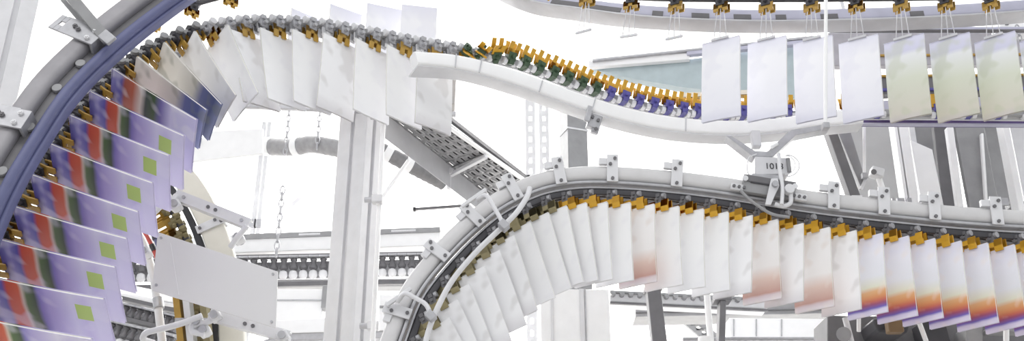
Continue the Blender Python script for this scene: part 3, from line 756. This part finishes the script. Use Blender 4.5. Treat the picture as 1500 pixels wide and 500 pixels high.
# ------------------------------------------------------------------ centre back: column, perforated uprights, white box column
c = at(840, 200, 5.2)
o = MB().box((c.x, c.y, at(840, 120, 5.2).z / 2), (.12, .12, at(840, 120, 5.2).z), Matrix.Rotation(.35, 3, 'Z')).build('support_column', MIDG, None, .004); o['kind'] = 'thing'; tag(o, 'square grey column rising behind the arched rail to the pale S-curved rail', 'column')
MB().box((c.x, c.y, at(840, 196, 5.2).z), (.128, .128, .01), Matrix.Rotation(.35, 3, 'Z')).build('joint_band', LIGHT, o)
def perforated_upright(px, label):
    zt = at(px, 130, 8.0).z; x = at(px, 200, 8.0).x; m = MB(); n = 60; wd = .085; sl = .028; h = zt / n
    for s_ in (-1, 1): m.box((x + s_ * (wd + sl) / 4, 8.0, zt / 2), ((wd - sl) / 2, .03, zt))
    for i in range(n): m.box((x, 8.0, h * (i + .5)), (sl, .03, h * .5))
    o = m.build('perforated_upright', LIGHT); tag(o, label, 'upright'); MB().box((x, 8.0, .01), (.09, .12, .02)).build('foot', STEEL, o)
perforated_upright(797, 'perforated pale upright before the white wall, beside the square grey column')
perforated_upright(777, 'perforated pale upright before the white wall, second from the grey column')
o = MB().box((at(846, 460, 4.3).x - .01, 4.45, at(846, 424, 4.3).z / 2), (.30, .3, at(846, 424, 4.3).z)).build('white_casing', WHITE, None, .004); tag(o, 'white box casing standing under the white magazine row', 'casing')
ox = at(846, 460, 4.3).x - .01; zt = at(846, 424, 4.3).z
MB().box((ox + .045, 4.297, zt / 2), (.006, .006, zt)).build('seam', STEEL, o)
MB().box((ox + .03, 4.296, zt / 2), (.02, .006, zt)).build('edge_strip', LIGHT, o)
MB().box((ox - .10, 4.296, zt / 2), (.01, .006, zt)).build('edge_strip', LIGHT, o)

# lower middle machines
E4 = long_beam('roller_conveyor', 'grey far roller conveyor beneath the white magazine row', 'conveyor', (892, 441), (1120, 452), 5.6, 5.6, .05, .14, LIGHT, (('lower_strip', -.035, .012, DKG, 0, 1), ('upper_strip', .03, .012, MIDG, 0, 1)))
for k in range(17):
    P = at(897 + k * 13, 434 + k * .6, 5.55); MB().cyl(P - YA * .06, P + YA * .06, .014, 12).build('roller', MIDG, E4)
def slant_post(label, pts, Y, m, th=.08):
    P = [at(x, y, Y) for x, y in pts]
    for a, b in ((0, 3), (1, 2)): P[b] = P[a] + (P[b] - P[a]) * (P[a].z / (P[a].z - P[b].z))
    o = MB().prism(P, Vector((0, th, 0))).build('slanted_post', m, None, .004); tag(o, label, 'leg post')
    c = (at(*pts[0], Y) + at(*pts[1], Y)) / 2; MB().box(c + Vector((0, th / 2, .01)), (.08, th * 1.1, .02)).build('top_plate', m, o); return o
slant_post('wide dark slanting post under the white magazine row', [(948, 424), (968, 424), (980, 520), (958, 520)], 4.6, DKG)
slant_post('slim dark post beside the white pole under the magazine row', [(1055, 440), (1064, 440), (1062, 520), (1052, 520)], 4.7, DKG)
o = MB().cyl(at(1033, 400, 4.2), Vector((at(1033, 400, 4.2).x, 4.2, 0)), .0135, 14).build('round_pole', WHITE); tag(o, 'white round pole between the dark posts under the magazine row', 'pole')
MB().cyl(at(1033, 495, 4.2), at(1033, 510, 4.2), .03, 14).build('collar', WHITE, o)
long_beam('machine_beam', 'mid grey wide beam behind the white round pole', 'beam', (928, 461), (1210, 456), 5.9, 5.9, .085, .2, MIDG, (('seam', -.02, .006, DKG, 0, 1),))
st = thing('stairway', at(1020, 490, 6.4), 'small grey stairway with rungs sloping behind the white round pole', 'stairway')
for dx, dy in ((0, 0), (17, -2)):
    MB().bar(at(985 + dx, 456 + dy, 6.4), at(1062 + dx, 522 + dy, 6.4), .035, .03).build('stringer', MIDG, st)
for k in range(10):
    a = at(987 + k * 8, 457 + k * 6.9, 6.41); b = at(1003 + k * 8, 455 + k * 6.9, 6.41); MB().bar(a, b, .012, .05).build('step', DKG, st)
o = px_slab('machine_housing', 'white machine housing with dotted seams below the brown-footed magazines', 'housing', [(1068, 466), (1212, 468), (1212, 496), (1068, 494)], 5.4, .5, WHITE, floor=True)
for x in (1075, 1108, 1145): MB().bar(at(x, 468, 5.395), at(x, 493, 5.395), .006, .006).build('seam', STEEL, o)
o = px_slab('machine_plinth', 'pale ledge along the bottom edge under the white machine housing', 'plinth', [(1000, 496), (1214, 496), (1214, 530), (1000, 530)], 5.0, .3, LIGHT, floor=True)
MB().bar(at(1000, 496, 4.99), at(1214, 496, 4.99), .008, .02).build('lip', STEEL, o)

# dark machine at the lower right
mch = thing('dark_machine', at(1350, 500, 3.32), 'dark machine assembly with levers under the orange-footed magazines', 'machine')
MB().prism([at(x, y, 3.5) for x, y in ((1212, 462), (1520, 468), (1520, 545), (1212, 545))], Vector((0, .18, 0))).build('housing', DKG, mch, .004)
MB().prism([at(x, y, 3.32) for x, y in ((1278, 466), (1335, 470), (1330, 488), (1286, 486))], Vector((0, .15, 0))).build('motor_block', VDK, mch, .01)
MB().prism([at(x, y, 3.36) for x, y in ((1350, 470), (1385, 470), (1398, 520), (1362, 520))], Vector((0, .1, 0))).build('slanted_plate', VDK, mch, .004)
MB().prism([at(x, y, 3.36) for x, y in ((1415, 478), (1440, 478), (1440, 520), (1415, 520))], Vector((0, .1, 0))).build('grey_plate', MIDG, mch, .004)
MB().prism([at(x, y, 3.33) for x, y in ((1450, 478), (1500, 478), (1500, 486), (1450, 486))], Vector((0, .06, 0))).build('cross_plate', MIDG, mch, .004)
MB().tube([at(1238, 466, 3.32), at(1252, 520, 3.32)], .01).build('lever', LIGHT, mch)
MB().tube([at(1258, 465, 3.32), at(1258, 486, 3.32)], .007).build('pin', WHITE, mch)
MB().tube([at(1344, 466, 3.28), at(1362, 515, 3.28)], .008).build('lever', WHITE, mch)
MB().tube([at(1474, 440, 3.24), at(1474, 530, 3.24)], .009).build('thin_post', WHITE, mch)
MB().cyl(at(1236, 490, 3.32), at(1236, 490, 3.26), .024).build('wheel', MIDG, mch)
MB().box(at(1310, 480, 3.28), (.05, .04, .04)).build('connector', mat('brown_plastic', (120, 96, 66), .5), mch, .005)

# ------------------------------------------------------------------ right: bent bracket, numbered box, drive joint
br = MB().prism([at(x, y, 3.05) for x, y in ((1064, 199), (1072, 199), (1106, 221), (1124, 222), (1152, 196), (1160, 190), (1212, 181), (1216, 188), (1166, 198), (1132, 230), (1104, 230))], Vector((0, .05, 0))).build('bent_bracket', STEEL, None, .002)
tag(br, 'bent grey sheet bracket with oval hole between the S-curved rail and numbered box', 'bracket')
z = at(1134, 214, 3.046); MB().tube([z + Vector((-.012, 0, -.006)), z + Vector((.012, 0, .008))], .006, 12).build('oval_hole_insert', WHITE, br)
MB().box(at(1107, 205, 3.1), (.03, .03, .06)).build('stud_block', LIGHT, br, .003)
bx = MB().prism([at(x, y, 3.02) for x, y in ((1106, 229), (1158, 231), (1157, 255), (1106, 257))], Vector((0, .09, 0))).build('sensor_box', LIGHT, None, .004)
tag(bx, 'small pale box numbered 1018 standing above the arched rail', 'sensor box')
MB().prism([at(x, y, 3.01) for x, y in ((1102, 254), (1148, 257), (1148, 263), (1100, 262))], Vector((0, .08, 0))).build('under_plate', STEEL, bx, .002)
MB().box(at(1155, 243, 3.02), (.012, .02, .05)).build('end_flange', MIDG, bx, .002)
MB().tube(fillet([at(1100, 262, 3.0), at(1094, 250, 3.0), at(1096, 230, 3.02), at(1108, 226, 3.04)], .04), .0022, 8).build('cable_loop', LIGHT, bx)
loop = [at(1152 + 19 * math.sin(a), 243 - 16 * math.cos(a), 3.0) for a in [math.pi * k / 12 for k in range(13)]]
MB().tube(loop, .0022, 8).build('cable_loop', LIGHT, bx)
loop = [at(1150 + 15 * math.sin(a), 242 - 14 * math.cos(a), 3.0) for a in [math.pi * k / 12 for k in range(13)]]
MB().tube(loop, .0018, 8).build('cable_loop', LIGHT, bx)
fc = bpy.data.curves.new('number', 'FONT'); fc.body = '1018'; fc.size = .030; fc.extrude = .0006; fc.align_x = 'CENTER'; fc.align_y = 'CENTER'
fo = bpy.data.objects.new('number_tmp', fc); COL.objects.link(fo)
dg = bpy.context.evaluated_depsgraph_get(); me = bpy.data.meshes.new_from_object(fo.evaluated_get(dg)); bpy.data.objects.remove(fo)
me.materials.clear(); me.materials.append(VDK)
no = bpy.data.objects.new('number', me); COL.objects.link(no); no.parent = bx; no.location = at(1134, 244, 3.0185) - wloc(bx); no.rotation_euler = (math.pi / 2, .03, 0)

def on_b(x, up, dfront):
    p, t, n, d = PB.ev(PB.s_px(x)); return p + n * up - d * dfront
dj = thing('drive_joint', on_b(1118, 0, 0), 'dark grey drive joint with lever and cables on the arched rail under the numbered box', 'drive joint')
p, t, n, d = PB.ev(PB.s_px(1120)); R = Matrix((t, d, n)).transposed()
MB().box(p + n * .002 - d * .034, (.165, .02, .062), R).build('housing', MIDG, dj, .003)
MB().box(p + n * .018 - d * .046, (.155, .004, .022), R).build('upper_face', DKG, dj, .002)
MB().box(p + n * .006 - t * .015 - d * .046, (.09, .005, .004), R).build('slot', VDK, dj)
for s_ in (-1, 1):
    MB().box(p + t * s_ * .094 - n * .016 - d * .036, (.05, .014, .022), R).build('end_clamp', LIGHT, dj, .002)
    for k in (-1, 0, 1):
        z = p + t * (s_ * .094 + k * .016) - n * .016 - d * .043; MB().cyl(z, z - d * .006, .005, 8).build('bolt', DKG, dj)
    z = p + t * s_ * .078 + n * .014 - d * .045; MB().cyl(z, z - d * .008, .009, 12).build('end_bolt', LIGHT, dj)
c = p + t * .012 - n * .028 - d * .062
lv = MB(); lv.prism([c + t * a + n * b for a, b in ((-.012, .05), (.008, .055), (.016, .03), (.004, -.005), (-.006, -.04), (-.024, -.042), (-.02, -.01))], d * .008); lv.build('lever_plate', LIGHT, dj, .002)
MB().cyl(c + n * .03, c + n * .03 - d * .012, .010).build('pivot', STEEL, dj)
MB().cyl(c + t * .045 + n * .02 + d * .01, c + t * .045 + n * .02 - d * .014, .016).build('roller', LIGHT, dj, .002)
MB().tube(fillet([c + t * .05 + n * .02, c + t * .055 - n * .025, c + t * .03 - n * .04, c + t * .005 - n * .035], .02), .007).build('hook', LIGHT, dj)
MB().tube(fillet([p - t * .09 - n * .03 - d * .05, p - t * .06 - n * .06 - d * .055, p + t * .01 - n * .1 - d * .06, p + t * .065 - n * .098 - d * .06], .03), .005).build('bottom_rod', MIDG, dj)
MB().tube(fillet([at(1141, 226, 3.0), at(1142, 250, 2.95), at(1147, 275, 2.93), at(1145, 300, 2.92)], .04), .006).build('hose', LIGHT, dj)

o = MB().cyl(at(1210, -30, 2.72), at(1209, 186, 2.72), .0055, 10).build('suspension_rod', WHITE); tag(o, 'thin white upright rod passing before the large hanging magazines', 'rod')
MB().box(at(1209, 186, 2.72), (.02, .03, .02)).build('rod_nut', STEEL, o, .003)
o = MB().bar(at(1228, -12, 3.3), at(1242, 42, 3.3), .014, .014).build('brace_bar', LIGHT); tag(o, 'short pale brace bar crossing the high rail beside the thin white rod', 'bar')
MB().box(at(1242, 42, 3.3), (.03, .02, .02)).build('gusset', STEEL, o)
def chute(label, pts, m, Y=3.9, th=.03, name='chute_panel', floor=False):
    o = px_slab(name, label, 'panel', pts, Y, th, m, floor=floor); 
    a, b = at(*pts[-1], Y), at(*pts[-2], Y)
    MB().bar(a, b, .012, .02, YA).build('bottom_lip', LIGHT if m is not LIGHT else STEEL, o); return o
chute('dark slanting strut falling from the bent bracket to the arched rail', [(1207, 178), (1221, 178), (1262, 290), (1247, 290)], DKG, 3.5, .05)
chute('grey slanting plate just behind the dark slanting strut', [(1221, 178), (1240, 172), (1268, 262), (1262, 276)], MIDG, 3.62)
chute('pale grey flat panel behind the thin jointed rod', [(1240, 165), (1306, 165), (1306, 310), (1262, 310)], mat('panel_pale', (186, 186, 187), .5, var=.03), 4.1, floor=True)
o = MB().cyl(at(1266, 170, 3.6), at(1266, 258, 3.6), .006).build('thin_tube', WHITE); tag(o, 'thin white tube standing beside the grey slanting plate', 'tube'); MB().box(at(1266, 258, 3.6), (.02, .02, .02)).build('end_cap', STEEL, o)
o = MB().cyl(at(1285, 254, 3.4), at(1301, 304, 3.4), .011).build('jointed_rod', WHITE); tag(o, 'short white jointed rod leaning above the arched rail', 'rod'); MB().box(at(1284, 254, 3.39), (.045, .04, .035), Matrix.Rotation(.3, 3, 'Y')).build('joint_block', LIGHT, o, .005); MB().cyl(at(1280, 252, 3.37), at(1280, 252, 3.34), .01).build('joint_screw', DKG, o)
for a, b, m_, lab in ((1306, 1311, WHITE, 'slim white post, first after the jointed rod'), (1313, 1326, WHITE, 'wide white post between slim white post and leaning white slab'), (1328, 1336, LIGHT, 'light grey post touching the wide white post')):
    o = px_slab('white_post', lab, 'post', [(a, 160), (b, 160), (b, 318), (a, 318)], 3.75 if a < 1328 else 3.86, .06, m_, floor=True); MB().box(at((a + b) / 2, 296, 3.745), ((b - a) * .0022, .01, .03)).build('joint', STEEL, o)
chute('dark recess plate behind the leaning white slab', [(1334, 170), (1372, 170), (1372, 308), (1336, 308)], MIDG, 4.05, floor=True)
chute('leaning bright white slab between the posts and the dark grey panel', [(1334, 205), (1366, 219), (1384, 308), (1352, 308)], WHITE, 3.8)
chute('dark grey tall panel beside the leaning white slab', [(1366, 168), (1388, 168), (1406, 310), (1382, 310)], DKG, 3.92)
chute('narrow leaning white strip between two grey panels', [(1387, 186), (1397, 186), (1413, 310), (1404, 310)], WHITE, 3.75)
chute('mid grey tall panel with a thin white strip on its edge', [(1396, 168), (1438, 168), (1448, 312), (1412, 312)], MIDG, 3.88, floor=True)
chute('thin white strip along the edge of the mid grey tall panel', [(1437, 195), (1441, 195), (1448, 300), (1444, 300)], WHITE, 3.85, .02)
chute('grey narrow panel behind the far white post', [(1438, 168), (1468, 168), (1468, 314), (1448, 314)], MIDG, 4.0, floor=True)
o = px_slab('white_post', 'white post at the view edge before the pale end panel', 'post', [(1467, 172), (1476, 172), (1476, 330), (1467, 330)], 3.7, .06, WHITE, floor=True); MB().box(at(1471, 296, 3.695), (.03, .01, .03)).build('joint', STEEL, o)
o = chute('pale end panel beyond the last white post', [(1476, 165), (1530, 165), (1530, 300), (1476, 300)], LIGHT, 4.0, floor=True)
long_beam('machine_rail', 'grey short rail under the pale end panel', 'rail', (1476, 303), (1540, 303), 3.9, 3.9, .03, .05, MIDG, (('groove', 0, .006, DKG, 0, 1),))

# violet guard and lavender bars behind the large magazines
gd = long_beam('side_guard', 'violet and brown side guard running behind the large hanging magazines', 'guard', (1215, 176), (1560, 178), 3.5, 3.5, .045, .03, mat('violet_guard', (96, 80, 130), .45, var=.35, scale=14),
               (('bright_edge', -.026, .006, LAV, 0, 1), ('brown_band', .03, .022, mat('brown_band', (150, 132, 130), .5, var=.2), .1, 1)))
long_beam('guide_bar', 'pale lavender bar above the violet side guard', 'bar', (1270, 158), (1560, 148), 3.45, 3.4, .045, .03, LAV, (('lower_edge', -.024, .006, STEEL, 0, 1),))
long_beam('dark_channel', 'dark channel behind the large grey-green magazines', 'channel', (1250, 128), (1560, 125), 3.8, 3.8, .09, .05, DKG, (('amber_strip', .035, .008, OCHRE, 0, 1), ('violet_strip', -.03, .01, VIOL, 0, 1)))
long_beam('upper_panel', 'grey-brown panel behind the tops of the large grey-green magazines', 'panel', (1215, 75), (1560, 72), 3.95, 3.95, .17, .04, mat('taupe_panel', (168, 165, 172), .5, var=.1), (('amber_strip', -.04, .008, OCHRE, .2, 1),))
long_beam('guide_bar', 'pale lavender bar touching the tops of the large magazines', 'bar', (1215, 44), (1560, 44), 3.3, 3.3, .02, .02, LAV, (('lower_edge', -.011, .004, DKG, 0, 1),))
o = px_slab('white_block', 'white block at the view edge holding the short chain', 'block', [(1465, 25), (1530, 25), (1530, 42), (1465, 42)], 3.4, .08, WHITE); MB().box(at(1475, 34, 3.395), (.012, .01, .012)).build('bolt', DKG, o)
o = px_slab('white_post', 'short white post under the white block beside the large magazines', 'post', [(1464, 45), (1473, 45), (1473, 140), (1464, 140)], 3.5, .05, WHITE); MB().box(at(1468, 130, 3.495), (.03, .01, .03)).build('joint', STEEL, o)
# teal beam behind the open grippers
tb = MB().prism([at(x, y, Y) for x, y, Y in ((862, 100, 4.3), (1000, 88, 4.25), (1190, 64, 4.2), (1190, 146, 4.2), (1000, 128, 4.25), (930, 116, 4.28))], Vector((0, .05, 0))).build('sloped_board', TEAL); tag(tb, 'teal grey wedge panel behind the open amber grippers', 'panel')
MB().bar(at(862, 96, 4.28), at(1010, 84, 4.23), .036, .03).build('top_lip', WHITE, tb, .003)
MB().bar(at(868, 90, 4.26), at(1192, 56, 4.16), .012, .03).build('top_edge', STEEL, tb, .002)
MB().bar(at(1006, 80, 4.22), at(1192, 62, 4.16), .02, .03).build('top_lip', LAV, tb, .002)
o = MB().bar(at(1000, 141, 3.42), at(1150, 134, 3.42), .018, .02).build('label_strip', CREAM); tag(o, 'cream strip running just above the violet grippers', 'strip')
MB().bar(at(1000, 146, 3.418), at(1150, 139, 3.418), .004, .02).build('lower_edge', OCHRE, o)
o = px_slab('white_sheet', 'bright white angular sheet hanging beyond the steep chain', 'sheet', [(245, 225), (272, 196), (290, 205), (312, 192), (385, 188), (385, 225), (255, 240)], 5.0, .02, WHITE); MB().cyl(at(290, 205, 4.99), at(290, 205, 4.97), .012).build('fixing', STEEL, o)
